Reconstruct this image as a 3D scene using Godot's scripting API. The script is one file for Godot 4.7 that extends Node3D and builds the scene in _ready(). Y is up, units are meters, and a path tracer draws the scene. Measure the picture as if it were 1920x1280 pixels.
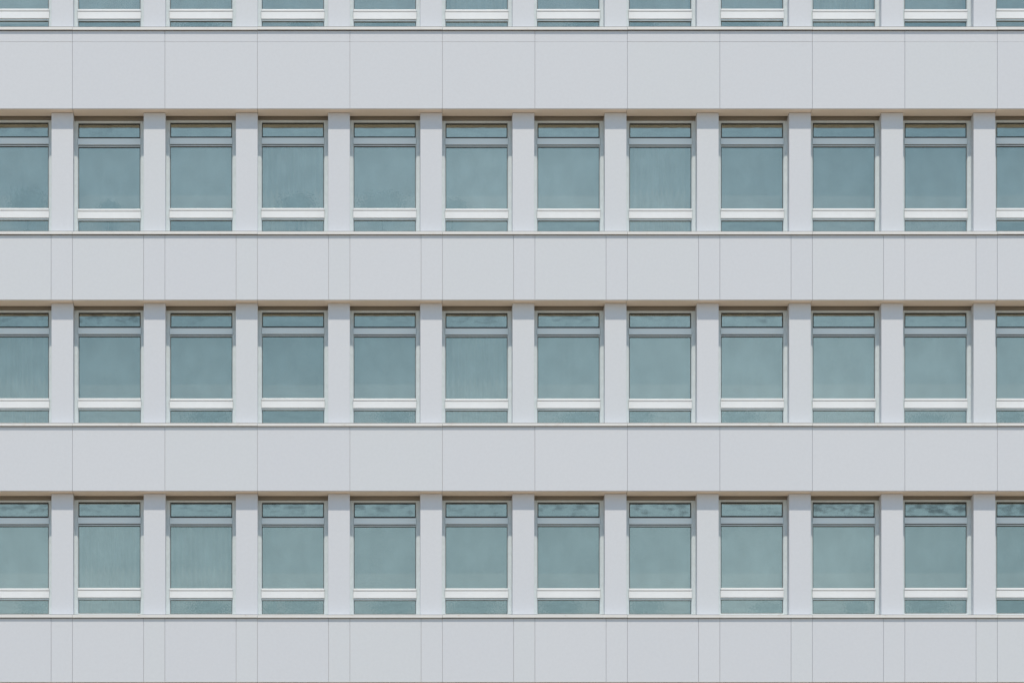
extends Node3D

# ---- how the photograph reads: pixels of the facade plane are centimetres there, the camera looks straight at the wall
const VPX := 625.0          # where the lines across the wall vanish, in photo pixels
const VPY := 2540.0
const DIST := 50.0          # metres from the camera to the panel faces
const EYE := 1.65           # height of the camera above the ground
const BAY := 173.6          # one window bay, centimetres
const PIER_W := 41.0
const JOINT0 := 135.0       # a panel joint
const FIRST := -3           # first and last bay that is built
const LAST := 12
# storeys: underside of the panels above the window, top of the window sill, top of the next panel band (all in centimetres down the photo)
const HEADS := [-173.0, 203.5, 562.0, 920.0, 1278.5]
const SILLS := [52.0, 435.3, 794.4, 1153.5, 1511.8]

const Z_PIER := -0.155
const Z_FRAME := -0.36
const Z_GLASS := -0.397

var M := {}
var mesh_cache := {}
var rng := RandomNumberGenerator.new()


func wx(px: float) -> float: return (px - VPX) / 100.0
func wy(py: float) -> float: return (VPY - py) / 100.0 + EYE


func _ready() -> void:
	rng.seed = 20240611
	# ---- camera, sky, sun, exposure
	var cam := Camera3D.new()
	cam.name = "camera"
	cam.projection = Camera3D.PROJECTION_FRUSTUM
	cam.near = 0.5
	cam.far = 3000.0
	cam.size = cam.near * 12.80 / DIST
	cam.frustum_offset = Vector2((960.0 - VPX) / 100.0 / DIST * cam.near, (VPY - 640.0) / 100.0 / DIST * cam.near)
	cam.position = Vector3(0, EYE, DIST)
	add_child(cam)
	cam.current = true

	var sm := ProceduralSkyMaterial.new()
	sm.sky_top_color = Color(0.34, 0.62, 0.92)
	sm.sky_horizon_color = Color(0.78, 0.895, 0.94)
	sm.sky_curve = 0.7
	sm.sky_cover = thin_cloud()
	sm.sky_cover_modulate = Color(0.62, 0.64, 0.66)
	sm.ground_bottom_color = Color(0.50, 0.45, 0.38)
	sm.ground_horizon_color = Color(0.62, 0.60, 0.56)
	var sky := Sky.new()
	sky.sky_material = sm
	var env := Environment.new()
	env.background_mode = Environment.BG_SKY
	env.sky = sky
	env.background_energy_multiplier = 0.90
	env.tonemap_mode = Environment.TONE_MAPPER_LINEAR
	env.tonemap_exposure = 0.985
	env.sdfgi_enabled = true
	env.ssao_enabled = true
	env.ssil_enabled = true
	var we := WorldEnvironment.new()
	we.name = "world_environment"
	we.environment = env
	add_child(we)

	var sun := DirectionalLight3D.new()
	sun.name = "sun"
	sun.light_energy = 1.0
	sun.light_color = Color(1.0, 0.952, 0.885)
	sun.light_angular_distance = 0.55
	sun.shadow_enabled = true
	add_child(sun)
	sun.look_at_from_position(Vector3.ZERO, Vector3(0.004, -2.04, -1.0), Vector3.RIGHT)

	materials()
	ground()
	building()
	plants()


# thin uneven high cloud over the whole sky
func thin_cloud() -> ImageTexture:
	var n := FastNoiseLite.new()
	n.seed = 77
	n.noise_type = FastNoiseLite.TYPE_SIMPLEX_SMOOTH
	n.frequency = 1.0
	n.fractal_octaves = 5
	n.fractal_gain = 0.5
	var w := 1200
	var h := 600
	var im := Image.create(w, h, false, Image.FORMAT_RGBA8)
	for y in h:
		var el := PI * (0.5 - (y + 0.5) / h)
		if el < -0.02: continue
		for x in w:
			var az := TAU * (x + 0.5) / w
			var d := Vector3(cos(el) * sin(az), sin(el) * 1.7, cos(el) * cos(az))
			var v := n.get_noise_3d(d.x * 4.2, d.y * 4.2, d.z * 4.2) + 0.5 * n.get_noise_3d(d.x * 1.7 + 9.0, d.y * 1.7, d.z * 1.7)
			im.set_pixel(x, y, Color(1, 1, 1, clampf(0.30 + 0.55 * v, 0.0, 1.0)))
	return ImageTexture.create_from_image(im)


# ------------------------------------------------------------------ materials
func lin(r: float, g: float, b: float, a := 1.0) -> Color:
	var c := Color(r, g, b).linear_to_srgb()
	c.a = a
	return c


func plain(called: String, c: Color, rough: float, metal := 0.0) -> StandardMaterial3D:
	var m := StandardMaterial3D.new()
	m.resource_name = called
	m.albedo_color = c
	m.roughness = rough
	m.metallic = metal
	M[called] = m
	return m


func speckle(seed_: int, freq: float, lo: float, hi: float, size := 512) -> NoiseTexture2D:
	var n := FastNoiseLite.new()
	n.seed = seed_
	n.noise_type = FastNoiseLite.TYPE_SIMPLEX_SMOOTH
	n.frequency = freq
	n.fractal_octaves = 5
	n.fractal_gain = 0.62
	var g := Gradient.new()
	g.set_color(0, Color(lo, lo, lo))
	g.set_color(1, Color(hi, hi, hi))
	var t := NoiseTexture2D.new()
	t.width = size
	t.height = size
	t.seamless = true
	t.noise = n
	t.color_ramp = g
	return t


func materials() -> void:
	var grain := speckle(3, 0.08, 0.982, 1.0)
	var tones := [[0.655, 0.672, 0.708], [0.650, 0.667, 0.705], [0.660, 0.676, 0.711], [0.652, 0.673, 0.704]]
	for i in tones.size():
		var m := plain("panel_%d" % i, lin(tones[i][0], tones[i][1], tones[i][2]), 0.62)
		m.albedo_texture = grain
		m.uv1_triplanar = true
		m.uv1_world_triplanar = true
		m.uv1_scale = Vector3(0.31, 0.31, 0.31)
		m.uv1_offset = Vector3(0.17 * i, 0.31 * i, 0)
	var s := plain("sill", lin(0.77, 0.76, 0.745), 0.45)
	var st := speckle(21, 0.012, 0.9, 1.0)
	st.color_ramp.set_color(0, Color(0.86, 0.80, 0.74))
	st.color_ramp.add_point(0.1, Color(0.955, 0.945, 0.935))
	st.color_ramp.add_point(0.25, Color(0.985, 0.985, 0.98))
	s.albedo_texture = st
	s.uv1_triplanar = true
	s.uv1_world_triplanar = true
	s.uv1_scale = Vector3(0.5, 0.5, 0.5)
	var so := plain("soffit", lin(0.84, 0.74, 0.64), 0.7)
	so.albedo_texture = grain
	so.uv1_triplanar = true
	so.uv1_world_triplanar = true
	so.uv1_scale = Vector3(0.31, 0.31, 0.31)
	var fr := plain("frame", lin(0.68, 0.745, 0.76), 0.45)
	fr.albedo_texture = speckle(33, 0.03, 0.93, 1.0)
	fr.uv1_triplanar = true
	fr.uv1_world_triplanar = true
	fr.uv1_scale = Vector3(0.4, 0.4, 0.4)
	plain("transom", lin(0.72, 0.80, 0.83), 0.45)
	var wr := plain("white_rail", lin(0.81, 0.82, 0.825), 0.4)
	wr.albedo_texture = speckle(41, 0.03, 0.98, 1.0)
	wr.uv1_triplanar = true
	wr.uv1_world_triplanar = true
	wr.uv1_scale = Vector3(0.4, 0.4, 0.4)
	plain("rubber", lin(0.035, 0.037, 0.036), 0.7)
	plain("dark_grey", lin(0.19, 0.18, 0.17), 0.8)
	plain("backing", lin(0.47, 0.465, 0.455), 0.9)
	plain("lintel", lin(0.34, 0.30, 0.25), 0.85)
	plain("interior", lin(0.32, 0.31, 0.29), 0.9)
	plain("concrete", lin(0.36, 0.35, 0.33), 0.85)
	var bl := plain("blind", lin(0.62, 0.62, 0.60), 0.9)
	bl.backlight_enabled = true
	bl.backlight = Color(0.3, 0.3, 0.29)
	var cu := plain("curtain", lin(0.66, 0.66, 0.63), 0.9)
	cu.backlight_enabled = true
	cu.backlight = Color(0.35, 0.35, 0.33)
	plain("pot", lin(0.28, 0.12, 0.07), 0.8)
	plain("soil", lin(0.05, 0.035, 0.025), 1.0)
	plain("stem", lin(0.09, 0.10, 0.05), 0.8)
	for k in 3:
		var lf := plain("leaf_%d" % k, [lin(0.035, 0.062, 0.026), lin(0.045, 0.08, 0.035), lin(0.16, 0.20, 0.08)][k], 0.5)
		lf.cull_mode = BaseMaterial3D.CULL_DISABLED
		lf.backlight_enabled = true
		lf.backlight = Color(0.2, 0.3, 0.1)
	var g := plain("paving", lin(0.48, 0.365, 0.24), 0.9)
	g.albedo_texture = speckle(55, 0.03, 0.8, 1.0)
	g.uv1_triplanar = true
	g.uv1_world_triplanar = true
	g.uv1_scale = Vector3(0.2, 0.2, 0.2)
	for k in 12:
		glass("glass_%d" % k, -1, 40 + k)
	var n := 0
	for key in DUSTY:
		glass("dusty_%d_%d" % [key.x, key.y], DUSTY[key] - 3, 10 + n)
		n += 1


const AMOUNT := [-0.12, -0.06, 0.02, 0.1, 0.2]


# reflective coated glass: part mirror, part see-through; the image holds the coating's tint and the dust and wipe marks on it
func glass(called: String, k: int, seed_: int) -> void:
	var m := plain(called, Color.WHITE, 0.03, 1.0)
	m.transparency = BaseMaterial3D.TRANSPARENCY_ALPHA
	var w := 256
	var h := 256 if k < 0 else 64
	var im := Image.create(w, h, false, Image.FORMAT_RGBA8)
	var big := FastNoiseLite.new()
	big.seed = 100 + seed_
	big.frequency = 0.012
	big.fractal_octaves = 4
	var fine := FastNoiseLite.new()
	fine.seed = 200 + seed_
	fine.frequency = 0.05
	fine.fractal_octaves = 5
	fine.fractal_gain = 0.6
	var tint := Vector3(0.65, 0.69, 0.60)
	for y in h:
		for x in w:
			var v := 1.0 + 0.08 * big.get_noise_2d(x * 0.8, y * 0.6) + 0.02 * fine.get_noise_2d(x * 0.8, y * 0.05 + 300.0) + 0.015 * fine.get_noise_2d(x * 0.5, y * 0.4)
			var a := 0.46
			if k >= 0:
				# dust film on the tilting top pane: wiped darker patches with ragged edges, pale scuffs left in the corners
				var patch := big.get_noise_2d(x * 1.1, y * 2.6) + 0.28 * fine.get_noise_2d(x * 0.4, y * 1.2) + 0.10 * fine.get_noise_2d(x * 2.0, y * 3.0 + 90.0)
				var reach := 26.0 + 26.0 * big.get_noise_2d(x * 1.6 + 700.0, 0.0)
				var wipe := smoothstep(-0.4, 0.75, patch + AMOUNT[k] - 0.018 * maxf(0.0, y - reach))
				v *= 1.0 - wipe * [0.16, 0.26, 0.36, 0.44, 0.52][k]
				var scuff := smoothstep(0.2, 0.55, fine.get_noise_2d(x * 0.7 + 400.0, y * 1.9)) + smoothstep(0.0, 0.6, fine.get_noise_2d(x * 1.2, y * 1.2 + 800.0)) * (1.0 if x < 10 or x > 246 or y > 56 else 0.0)
				v *= 1.0 + 0.10 * scuff * [0.2, 0.5, 0.8, 1.0, 1.0][k]
			var c := lin(tint.x * v, tint.y * v, tint.z * v, a)
			im.set_pixel(x, y, c)
	m.albedo_texture = ImageTexture.create_from_image(im)
	m.texture_repeat = false
	m.heightmap_enabled = true
	if not M.has("waviness"): M["waviness"] = speckle(71, 0.006, 0.0, 1.0, 256)
	m.heightmap_texture = M["waviness"]
	m.heightmap_scale = 0.03


# ------------------------------------------------------------------ shapes
func quad(st: SurfaceTool, a: Vector3, b: Vector3, c: Vector3, d: Vector3, away: Vector3, uv := false) -> void:
	# a b c d in order round the face; turned so that it faces away from the point given
	var n := (b - a).cross(c - a)
	var p := [a, b, c, d]
	var t := [Vector2(0, 1), Vector2(1, 1), Vector2(1, 0), Vector2(0, 0)]
	if n.dot((a + b + c + d) / 4.0 - away) > 0.0:
		p = [a, d, c, b]
		t = [t[0], t[3], t[2], t[1]]
	for i in [0, 1, 2, 0, 2, 3]:
		if uv: st.set_uv(t[i])
		st.add_vertex(p[i])


func tri(st: SurfaceTool, a: Vector3, b: Vector3, c: Vector3, away: Vector3) -> void:
	var n := (b - a).cross(c - a)
	var p := [a, b, c]
	if n.dot((a + b + c) / 3.0 - away) > 0.0:
		p = [a, c, b]
	for v in p: st.add_vertex(v)


# a box between two corners with its edges chamfered by c
func chamfer(st: SurfaceTool, lo: Vector3, hi: Vector3, c: float) -> void:
	var mid := (lo + hi) / 2.0
	var h := (hi - lo) / 2.0
	c = minf(c, minf(h.x, minf(h.y, h.z)) * 0.45)
	for ax in 3:
		var u := (ax + 1) % 3
		var v := (ax + 2) % 3
		for s in [-1.0, 1.0]:
			var p := []
			for q in [[-1, -1], [1, -1], [1, 1], [-1, 1]]:
				var e := Vector3.ZERO
				e[ax] = s * h[ax]
				e[u] = q[0] * (h[u] - c)
				e[v] = q[1] * (h[v] - c)
				p.append(mid + e)
			quad(st, p[0], p[1], p[2], p[3], mid)
		for s in [[-1, -1], [1, -1], [1, 1], [-1, 1]]:
			var p := []
			for q in [[-1, 0], [1, 0], [1, 1], [-1, 1]]:
				var e := Vector3.ZERO
				e[ax] = q[0] * (h[ax] - c)
				e[u] = s[0] * (h[u] - (c if q[1] == 0 else 0.0))
				e[v] = s[1] * (h[v] - (0.0 if q[1] == 0 else c))
				p.append(mid + e)
			quad(st, p[0], p[1], p[2], p[3], mid)
	for x in [-1, 1]:
		for y in [-1, 1]:
			for z in [-1, 1]:
				var k := Vector3(x, y, z) * h
				tri(st, mid + k - Vector3(0, y, z) * c, mid + k - Vector3(x, 0, z) * c, mid + k - Vector3(x, y, 0) * c, mid)


func begin() -> SurfaceTool:
	var st := SurfaceTool.new()
	st.begin(Mesh.PRIMITIVE_TRIANGLES)
	return st


func finish(st: SurfaceTool) -> ArrayMesh:
	st.generate_normals()
	return st.commit()


func box_mesh(lo: Vector3, hi: Vector3, c := 0.003) -> ArrayMesh:
	var key := "%s %s %s" % [lo, hi, c]
	if not mesh_cache.has(key):
		var st := begin()
		st.set_smooth_group(-1)
		chamfer(st, lo, hi, c)
		mesh_cache[key] = finish(st)
	return mesh_cache[key]


func put(called: String, mesh: Mesh, mat: Material, parent: Node, at := Vector3.ZERO) -> MeshInstance3D:
	var o := MeshInstance3D.new()
	o.name = called
	o.mesh = mesh
	o.material_override = mat
	parent.add_child(o, true)
	o.position = at
	return o


# ------------------------------------------------------------------ the ground
func ground() -> void:
	var p := PlaneMesh.new()
	p.size = Vector2(1600, 1600)
	var g := put("ground", p, M.paving, self)
	g.set_meta("kind", "structure")
	g.set_meta("label", "pale warm gravel and paving in front of the office block")
	g.set_meta("category", "ground")


# ------------------------------------------------------------------ the office building
func building() -> void:
	var b := Node3D.new()
	b.name = "office_building"
	b.set_meta("label", "white panelled office block with rows of alike teal mirror windows")
	b.set_meta("category", "building")
	add_child(b)
	var left := wx(JOINT0 + BAY * FIRST - PIER_W)
	var right := wx(JOINT0 + BAY * (LAST + 1))
	var top := wy(HEADS[0] - 128.0)

	# the body behind the cladding: a backing wall behind each band, floors, back wall, roof and sides
	var bands := []
	for i in HEADS.size():
		bands.append([top if i == 0 else wy(SILLS[i - 1] + 5.2), wy(HEADS[i])])
	bands.append([wy(SILLS[-1] + 5.2), wy(SILLS[-1] + 125.0)])
	for i in bands.size():
		put("backing_wall", box_mesh(Vector3(left + 0.01, bands[i][1] + 0.025, -0.30), Vector3(right - 0.01, bands[i][0] - 0.01, -0.032), 0.0), M.backing, b)
		put("lintel", box_mesh(Vector3(left + 0.01, bands[i][1] - 0.075, -0.50), Vector3(right - 0.01, bands[i][1] + 0.118, -0.382), 0.0), M.lintel, b)
		put("floor_slab", box_mesh(Vector3(left + 0.01, bands[i][1] + 0.12, -7.0), Vector3(right - 0.01, bands[i][1] + 0.42, -0.302), 0.0), M.concrete, b)
	put("rear_wall", box_mesh(Vector3(left, 0, -7.4), Vector3(right, top, -7.02), 0.0), M.interior, b)
	put("side_wall", box_mesh(Vector3(left - 0.3, 0, -7.4), Vector3(left - 0.004, top, 0.0), 0.01), M.panel_0, b)
	put("side_wall", box_mesh(Vector3(right + 0.004, 0, -7.4), Vector3(right + 0.3, top, 0.0), 0.01), M.panel_0, b)
	put("roof", box_mesh(Vector3(left - 0.3, top + 0.004, -7.4), Vector3(right + 0.3, top + 0.25, 0.05), 0.01), M.sill, b)
	put("base_wall", box_mesh(Vector3(left, 0, -0.4), Vector3(right, wy(SILLS[-1] + 125.4), -0.05), 0.01), M.panel_1, b)

	# wall panels, band by band
	for i in bands.size():
		var y1: float = bands[i][0]
		var y0: float = bands[i][1]
		var narrow := i == 2 or i == 4
		for k in range(FIRST - 1, LAST + 1):
			var a := JOINT0 + BAY * k
			var cuts := [[a, a + BAY]]
			if narrow: cuts = [[a, a + BAY - PIER_W + 1.0], [a + BAY - PIER_W + 1.0, a + BAY]]
			for c in cuts:
				var x0 := maxf(wx(c[0]), left)
				var x1 := minf(wx(c[1]), right)
				if x1 - x0 < 0.05: continue
				if i == 1:
					panel(b, x0, x1, wy(78.0), y1)
					panel(b, x0, x1, y0, wy(78.0))
				else:
					panel(b, x0, x1, y0, y1)

	# undersides and sills: pieces two bays long
	for i in HEADS.size():
		for k in range(FIRST - 1, LAST + 1):
			if posmod(k, 2) != 0: continue
			var x0 := maxf(wx(JOINT0 + BAY * k), left)
			var x1 := minf(wx(JOINT0 + BAY * (k + 2)), right)
			if x1 - x0 < 0.05: continue
			var dy := rng.randf_range(-0.0025, 0.0025)
			put("soffit_panel", box_mesh(Vector3(0.003, 0.0, -0.306), Vector3(x1 - x0 - 0.004, 0.018, -0.026), 0.002), M.soffit, b, Vector3(x0, wy(HEADS[i]) + 0.002 + dy * 0.4, 0))
			var s := put("window_sill", sill_mesh(x1 - x0), M.sill, b, Vector3(x0, wy(SILLS[i]) + dy, rng.randf_range(-0.0015, 0.0015)))
			put("dark_strip", box_mesh(Vector3(0.002, -0.002, -0.02), Vector3(x1 - x0 - 0.003, 0.011, 0.026), 0.0), M.dark_grey, s)  # thin dark grey line along the top of the sill lip

	# piers and windows
	var first := true
	var proto: Node3D
	for i in HEADS.size():
		for k in range(FIRST - 1, LAST + 1):
			var px := JOINT0 + BAY * (k + 1)
			var x1 := wx(px)
			if x1 - PIER_W / 100.0 < left - 0.001: continue
			var y0 := wy(SILLS[i]) - 0.02
			var y1 := wy(HEADS[i]) - 0.004
			put("pier", box_mesh(Vector3(0, 0, -0.46), Vector3(PIER_W / 100.0, snappedf(y1 - y0, 0.0005), Z_PIER), 0.004), M["panel_%d" % rng.randi_range(0, 3)], b, Vector3(x1 - PIER_W / 100.0, y0, rng.randf_range(-0.001, 0.001)))
			if k < FIRST: continue
			var w: Node3D
			if first:
				proto = window_proto(b)
				w = proto
				first = false
			else:
				w = proto.duplicate()
				w.name = "window_%03d" % (i * 16 + k - FIRST)
				b.add_child(w, true)
			w.position = Vector3(wx(JOINT0 + BAY * k) + rng.randf_range(-0.003, 0.003), wy(HEADS[i]) + rng.randf_range(-0.009, 0.009), rng.randf_range(-0.003, 0.003))
			dress(w, i, k - FIRST - 2)


func panel(b: Node3D, x0: float, x1: float, y0: float, y1: float) -> void:
	var g := 0.002
	var s := Vector3(snappedf(x1 - x0 - 2 * g, 0.001), snappedf(y1 - y0 - (0.004 if y1 - y0 < 0.3 else 0.002), 0.001), 0.028)
	put("wall_panel", box_mesh(Vector3(0, 0, -s.z), Vector3(s.x, s.y, 0), 0.003), M["panel_%d" % rng.randi_range(0, 3)], b, Vector3(x0 + g, y0, rng.randf_range(-0.0012, 0.0012)))


# the projecting sill: a lip with a drip edge and a top that falls outwards
func sill_mesh(length: float) -> ArrayMesh:
	var st := begin()
	st.set_smooth_group(-1)
	var pr := [Vector2(0.034, -0.003), Vector2(0.031, 0.0), Vector2(-0.37, 0.088), Vector2(-0.37, 0.06), Vector2(-0.03, -0.02), Vector2(-0.03, -0.03), Vector2(0.010, -0.030), Vector2(0.016, -0.050), Vector2(0.032, -0.050), Vector2(0.034, -0.048)]
	var mid := Vector2(-0.01, -0.022)
	var a := 0.002
	var e := length - 0.003
	for i in pr.size():
		var p: Vector2 = pr[i]
		var q: Vector2 = pr[(i + 1) % pr.size()]
		var m := (p + q) / 2.0
		var nrm := Vector2(-(q - p).y, (q - p).x)
		var inside := m + nrm.normalized() * -0.01
		if Geometry2D.is_point_in_polygon(m + nrm.normalized() * 0.001, PackedVector2Array(pr)): inside = m + nrm.normalized() * 0.01
		quad(st, Vector3(a, p.y, p.x), Vector3(e, p.y, p.x), Vector3(e, q.y, q.x), Vector3(a, q.y, q.x), Vector3((a + e) / 2.0, inside.y, inside.x))
	var idx := Geometry2D.triangulate_polygon(PackedVector2Array(pr))
	for t in range(0, idx.size(), 3):
		for x in [a, e]:
			var v := []
			for j in 3:
				v.append(Vector3(x, pr[idx[t + j]].y, pr[idx[t + j]].x))
			tri(st, v[0], v[1], v[2], Vector3((a + e) / 2.0, mid.y, mid.x))
	return finish(st)


# one ring of a picture frame between two rectangles [x0, x1, ytop, ybottom] (centimetres, down) at two depths
func ring(st: SurfaceTool, o: Array, oz: float, n: Array, nz: float) -> void:
	var P := func(r: Array, z: float) -> Array:
		return [Vector3(r[0], -r[2], z * 100.0) / 100.0, Vector3(r[1], -r[2], z * 100.0) / 100.0, Vector3(r[1], -r[3], z * 100.0) / 100.0, Vector3(r[0], -r[3], z * 100.0) / 100.0]
	var a: Array = P.call(o, oz)
	var b: Array = P.call(n, nz)
	for i in 4:
		var j := (i + 1) % 4
		var m: Vector3 = (a[i] + a[j] + b[i] + b[j]) / 4.0
		quad(st, a[i], a[j], b[j], b[i], m + (m - Vector3(0.66, -1.1, -0.2)) * Vector3(0.05, 0.05, 0) - Vector3(0, 0, 0.3))


func pane_mesh(x0: float, x1: float, yt: float, yb: float) -> ArrayMesh:
	var st := begin()
	st.set_smooth_group(-1)
	var lo := Vector3(x0 / 100.0, -yb / 100.0, Z_GLASS - 0.006)
	var hi := Vector3(x1 / 100.0, -yt / 100.0, Z_GLASS)
	var mid := (lo + hi) / 2.0
	for z in [lo.z, hi.z]:
		quad(st, Vector3(lo.x, lo.y, z), Vector3(hi.x, lo.y, z), Vector3(hi.x, hi.y, z), Vector3(lo.x, hi.y, z), mid, true)
	for x in [lo.x, hi.x]:
		quad(st, Vector3(x, lo.y, lo.z), Vector3(x, lo.y, hi.z), Vector3(x, hi.y, hi.z), Vector3(x, hi.y, lo.z), mid, true)
	for y in [lo.y, hi.y]:
		quad(st, Vector3(lo.x, y, lo.z), Vector3(hi.x, y, lo.z), Vector3(hi.x, y, hi.z), Vector3(lo.x, y, hi.z), mid, true)
	return finish(st)


func bar(x0: float, x1: float, yt: float, yb: float, z0: float, z1: float, c := 0.002) -> ArrayMesh:
	return box_mesh(Vector3(x0 / 100.0, -yb / 100.0, z0), Vector3(x1 / 100.0, -yt / 100.0, z1), c)


func window_proto(b: Node3D) -> Node3D:
	var w := Node3D.new()
	w.name = "window"
	b.add_child(w, true)
	var ow := BAY - PIER_W      # clear width between the piers
	# splayed frame
	var st := begin()
	st.set_smooth_group(-1)
	var r0 := [0.0, ow, 6.0, 224.5]
	var r1 := [4.4, ow - 4.4, 6.7, 222.6]
	var r2 := [5.6, ow - 5.6, 7.5, 221.4]
	var r3 := [7.2, ow - 7.2, 8.5, 220.0]
	var r4 := [7.9, ow - 7.9, 9.2, 219.5]
	ring(st, r0, Z_FRAME - 0.10, r0, Z_FRAME)
	ring(st, r0, Z_FRAME, r1, Z_FRAME)
	ring(st, r1, Z_FRAME, r2, Z_FRAME - 0.003)
	ring(st, r2, Z_FRAME - 0.003, r3, Z_FRAME - 0.016)
	ring(st, r3, Z_FRAME - 0.016, r4, Z_GLASS + 0.005)
	ring(st, r4, Z_GLASS + 0.005, r4, Z_FRAME - 0.10)
	put("frame", finish(st), M.frame, w)
	# rubber gaskets round the three panes
	st = begin()
	st.set_smooth_group(-1)
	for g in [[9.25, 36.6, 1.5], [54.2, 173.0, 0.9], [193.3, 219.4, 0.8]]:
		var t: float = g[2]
		var tt := t + (0.8 if g[0] < 10.0 else 0.0)  # head edge made thicker, a black band standing in for the overhang's dark reflection
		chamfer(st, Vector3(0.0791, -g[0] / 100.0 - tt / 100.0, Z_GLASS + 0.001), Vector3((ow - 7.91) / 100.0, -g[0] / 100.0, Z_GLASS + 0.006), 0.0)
		chamfer(st, Vector3(0.0791, -g[1] / 100.0, Z_GLASS + 0.001), Vector3((ow - 7.91) / 100.0, -g[1] / 100.0 + t / 100.0, Z_GLASS + 0.006), 0.0)
		for x in [7.91, ow - 7.91 - t]:
			chamfer(st, Vector3(x / 100.0, -g[1] / 100.0 + t / 100.0, Z_GLASS + 0.001), Vector3((x + t) / 100.0, -g[0] / 100.0 - tt / 100.0, Z_GLASS + 0.006), 0.0)
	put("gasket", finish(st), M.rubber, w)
	st = begin()
	st.set_smooth_group(-1)
	for g in [[36.7, 54.1], [173.1, 192.1]]:
		chamfer(st, Vector3(0.0792, -g[1] / 100.0, -0.42), Vector3((ow - 7.92) / 100.0, -g[0] / 100.0, -0.385), 0.0)
	put("sash_joint", finish(st), M.rubber, w)
	put("top_pane", pane_mesh(7.95, ow - 7.95, 8.4, 36.4), M.glass_0, w)
	put("main_pane", pane_mesh(7.95, ow - 7.95, 54.4, 172.8), M.glass_0, w)
	put("lower_pane", pane_mesh(7.95, ow - 7.95, 192.4, 219.3), M.glass_0, w)
	put("transom", bar(6.9, ow - 6.9, 38.9, 50.6, -0.384, -0.356), M.transom, w)
	put("transom_bead", bar(7.3, ow - 7.3, 52.3, 54.1, -0.384, -0.368, 0.003), M.frame, w)
	put("upper_rail", bar(6.7, ow - 6.7, 172.4, 176.7, -0.384, -0.338, 0.012), M.white_rail, w)
	put("middle_rail", bar(6.7, ow - 6.7, 177.6, 190.3, -0.384, -0.344, 0.002), M.white_rail, w)
	put("lower_bead", bar(7.3, ow - 7.3, 191.0, 193.6, -0.384, -0.364, 0.003), M.frame, w)
	put("window_board", bar(-18.0, ow + 18.0, 224.7, 227.7, -0.86, -0.452, 0.004), M.interior, w)
	return w


# what differs from window to window: dust on the panes and what hangs behind them
const DUSTY := {   # [storey, bay counted from the one that the photo cuts off at its left]: top pane
	Vector2i(2, 0): 4, Vector2i(2, 1): 6, Vector2i(2, 2): 3, Vector2i(2, 4): 3, Vector2i(2, 5): 4, Vector2i(2, 6): 4, Vector2i(2, 7): 3, Vector2i(2, 8): 4, Vector2i(2, 10): 3,
	Vector2i(3, 0): 5, Vector2i(3, 1): 4, Vector2i(3, 2): 4, Vector2i(3, 3): 5, Vector2i(3, 4): 5, Vector2i(3, 5): 4, Vector2i(3, 6): 5, Vector2i(3, 7): 6, Vector2i(3, 8): 4, Vector2i(3, 9): 7, Vector2i(3, 10): 7, Vector2i(3, 11): 6,
	Vector2i(1, 1): 3, Vector2i(1, 0): 3}
const PLEATED := [Vector2i(0, 5), Vector2i(1, 3), Vector2i(2, 0), Vector2i(2, 5), Vector2i(3, 1), Vector2i(3, 2), Vector2i(1, 7), Vector2i(0, 9), Vector2i(4, 4)]


func dress(w: Node3D, i: int, c: int) -> void:
	var key := Vector2i(i, c)
	(w.get_node("main_pane") as MeshInstance3D).material_override = M["glass_%d" % rng.randi_range(0, 11)]
	(w.get_node("lower_pane") as MeshInstance3D).material_override = M["glass_%d" % rng.randi_range(0, 11)]
	(w.get_node("top_pane") as MeshInstance3D).material_override = M["dusty_%d_%d" % [i, c]] if DUSTY.has(key) else M["glass_%d" % rng.randi_range(0, 11)]
	for n in ["blind", "curtain"]:
		if w.has_node(n):
			var old := w.get_node(n)
			w.remove_child(old)
			old.free()
	if key in PLEATED:
		if not mesh_cache.has("curtain"): mesh_cache["curtain"] = curtain_mesh()
		put("curtain", mesh_cache["curtain"], M.curtain, w, Vector3(rng.randf_range(-0.03, 0.03), 0, 0))
	else:
		var low := rng.randf()
		var drop := snappedf(rng.randf_range(172.0, 190.0), 6.0) if low < [0.75, 0.3, 0.45, 0.75, 0.5][i] else 223.0
		for p in PLANTS:
			if p[2] == i and floori((p[0] - JOINT0) / BAY) + 1 == c: drop = 223.0
		put("blind", bar(-12.0, BAY - PIER_W + 12.0, 44.0, drop, -0.665, -0.662, 0.0), M.blind, w)


func curtain_mesh() -> ArrayMesh:
	var st := begin()
	var n := 150
	var prev := 0.0
	for j in n:
		var x0 := -0.12 + 1.56 * j / n
		var x1 := -0.12 + 1.56 * (j + 1) / n
		var f := func(x: float) -> float: return -0.64 + 0.026 * sin(x * 61.0 + 1.3 * sin(x * 9.0)) + 0.01 * sin(x * 23.0 + 1.0)
		quad(st, Vector3(x0, -2.24, f.call(x0)), Vector3(x1, -2.24, f.call(x1)), Vector3(x1, -0.44, f.call(x1)), Vector3(x0, -0.44, f.call(x0)), Vector3((x0 + x1) / 2.0, -1, -2))
	return finish(st)


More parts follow.
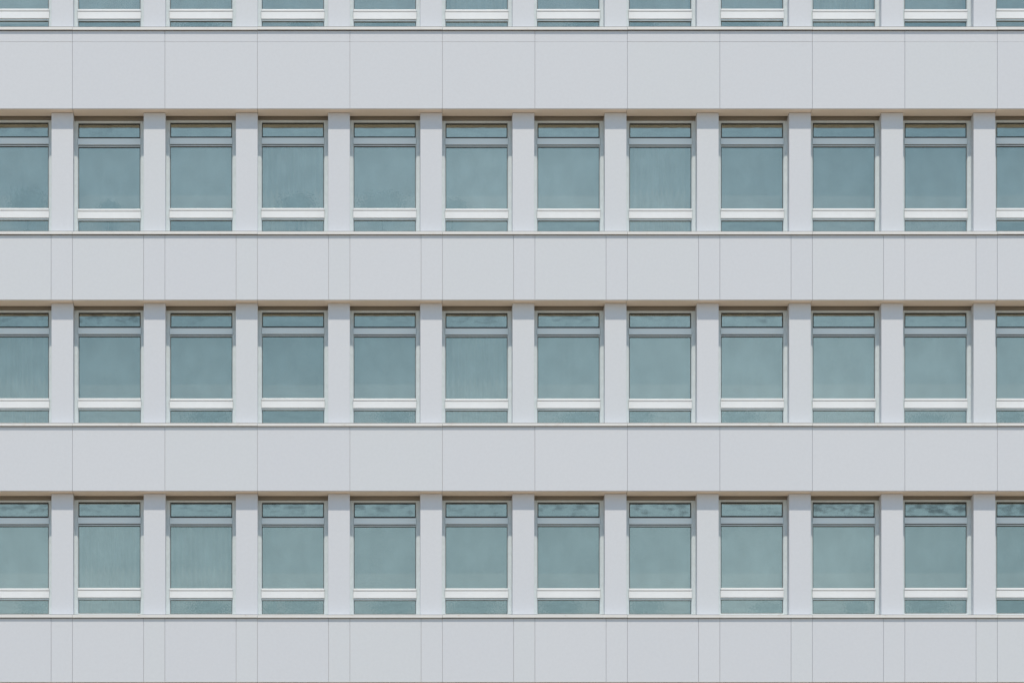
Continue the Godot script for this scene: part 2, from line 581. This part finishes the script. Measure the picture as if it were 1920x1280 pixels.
# ------------------------------------------------------------------ plants on the window boards
# [photo x, photo y of the leaves' middle, storey, width, height in centimetres, kind]
const PLANTS := [
	[52, 378, 1, 82, 50, 0], [205, 390, 1, 44, 30, 0], [556, 380, 1, 70, 40, 0], [718, 380, 1, 96, 44, 0], [848, 388, 1, 60, 36, 0],
	[395, 780, 2, 96, 30, 1], [742, 780, 2, 80, 30, 1], [1090, 784, 2, 88, 26, 1], [1200, 779, 2, 52, 34, 1], [1385, 782, 2, 90, 26, 1], [1740, 786, 2, 84, 24, 1], [1895, 780, 2, 50, 34, 1],
	[62, 1135, 3, 60, 34, 1], [392, 1139, 3, 78, 28, 1], [566, 1133, 3, 76, 34, 1], [512, 1139, 3, 42, 38, 2], [738, 1137, 3, 96, 30, 1], [888, 1137, 3, 96, 36, 1], [1052, 1136, 3, 80, 36, 1], [1212, 1137, 3, 70, 34, 1], [1440, 1140, 3, 70, 26, 1], [1606, 1138, 3, 50, 32, 1], [1738, 1135, 3, 92, 36, 1],
	[565, 46, 0, 52, 26, 1], [722, 45, 0, 100, 30, 1], [1098, 44, 0, 70, 34, 1], [1205, 45, 0, 60, 30, 1], [375, 46, 0, 84, 24, 1], [1390, 46, 0, 96, 22, 1]]


func plants() -> void:
	for p in PLANTS:
		var kind: int = p[5]
		var zc := -0.535
		var k := 1.0 - zc / DIST
		var x: float = (p[0] - VPX) / 100.0 * k
		var y: float = (VPY - p[1]) / 100.0 * k + EYE
		var base := wy(HEADS[p[2]]) - 2.246
		var t := Node3D.new()
		t.name = "potted_plant"
		add_child(t, true)
		t.position = Vector3(x, base, zc)
		t.set_meta("category", "plant")
		t.set_meta("label", ["fine leaved pot plant reaching up behind a large middle window pane", "low bushy green pot plant dimly seen behind a lower window pane", "pot plant with pale pointed leaves dimly seen behind a lower window pane"][kind])
		t.set_meta("group", "pot plants on the window boards")
		var hgt: float = y - base
		var pot_h := minf(0.17, maxf(0.07, hgt - p[4] / 200.0 + 0.03))
		var st := begin()
		lathe(st, [[0.0, 0.0], [0.052, 0.0], [0.068, pot_h * 0.85], [0.075, pot_h * 0.85], [0.077, pot_h], [0.069, pot_h], [0.066, pot_h - 0.012], [0.0, pot_h - 0.012]])
		put("pot", finish(st), M.pot, t)
		var top: float = hgt + p[4] / 220.0
		st = begin()
		for j in 4:
			var bend := Vector3(rng.randf_range(-0.3, 0.3) * p[2] * 0.1, 0, rng.randf_range(-0.03, 0.03))
			stalk(st, Vector3(rng.randf_range(-0.02, 0.02), pot_h - 0.014, rng.randf_range(-0.02, 0.02)), Vector3(bend.x, hgt, bend.z))
		put("stem", finish(st), M.stem, t)
		st = begin()
		var n := int(p[3] * p[4] * 1.25) if kind < 2 else 60
		for j in n:
			var at := Vector3(clampf(rng.randfn(0.0, 0.40), -1.2, 1.2) * p[3] / 200.0, hgt + clampf(rng.randfn(0.0, 0.42), -1.1, 1.1) * p[4] / 200.0, clampf(rng.randfn(0.0, 0.035), -0.08, 0.08))
			if kind == 2:
				var foot := Vector3(rng.randf_range(-0.05, 0.05), pot_h, rng.randf_range(-0.03, 0.03))
				leaf(st, foot, Vector3(at.x, top * rng.randf_range(0.75, 1.0) - absf(at.x) * 0.5, at.z), 0.02)
			else:
				var dir := Vector3(rng.randf_range(-1, 1), rng.randf_range(-0.7, 0.6), rng.randf_range(-0.4, 0.4)).normalized()
				leaf(st, at, at + dir * rng.randf_range(0.018, 0.028), rng.randf_range(0.005, 0.008))
		put("foliage", finish(st), M["leaf_%d" % [0, 1, 2][kind]], t)


func lathe(st: SurfaceTool, pr: Array) -> void:
	for i in pr.size() - 1:
		for j in 14:
			var a := TAU * j / 14.0
			var b := TAU * (j + 1) / 14.0
			var q := func(p: Array, t: float) -> Vector3: return Vector3(cos(t) * p[0], p[1], sin(t) * p[0])
			var m := (a + b) / 2.0
			quad(st, q.call(pr[i], a), q.call(pr[i], b), q.call(pr[i + 1], b), q.call(pr[i + 1], a), Vector3(cos(m), 0, sin(m)) * (pr[i][0] + pr[i + 1][0]) * 0.35 + Vector3.UP * (pr[i][1] + pr[i + 1][1]) / 2.0)


func stalk(st: SurfaceTool, a: Vector3, b: Vector3) -> void:
	for j in 5:
		var t0 := TAU * j / 5.0
		var t1 := TAU * (j + 1) / 5.0
		var u := Vector3(cos(t0), 0, sin(t0))
		var v := Vector3(cos(t1), 0, sin(t1))
		quad(st, a + u * 0.006, a + v * 0.006, b + v * 0.003, b + u * 0.003, (a + b) / 2.0)


func leaf(st: SurfaceTool, a: Vector3, b: Vector3, w: float) -> void:
	var along := (b - a).normalized()
	var side := along.cross(Vector3(rng.randf_range(-0.4, 0.4), rng.randf_range(-0.4, 0.4), 1.0)).normalized() * w
	var up := side.cross(along).normalized() * w * 0.35
	var m := a.lerp(b, 0.45)
	for v in [a, m + side + up, m, a, m, m - side + up, m, m + side + up, b, m, b, m - side + up]: st.add_vertex(v)
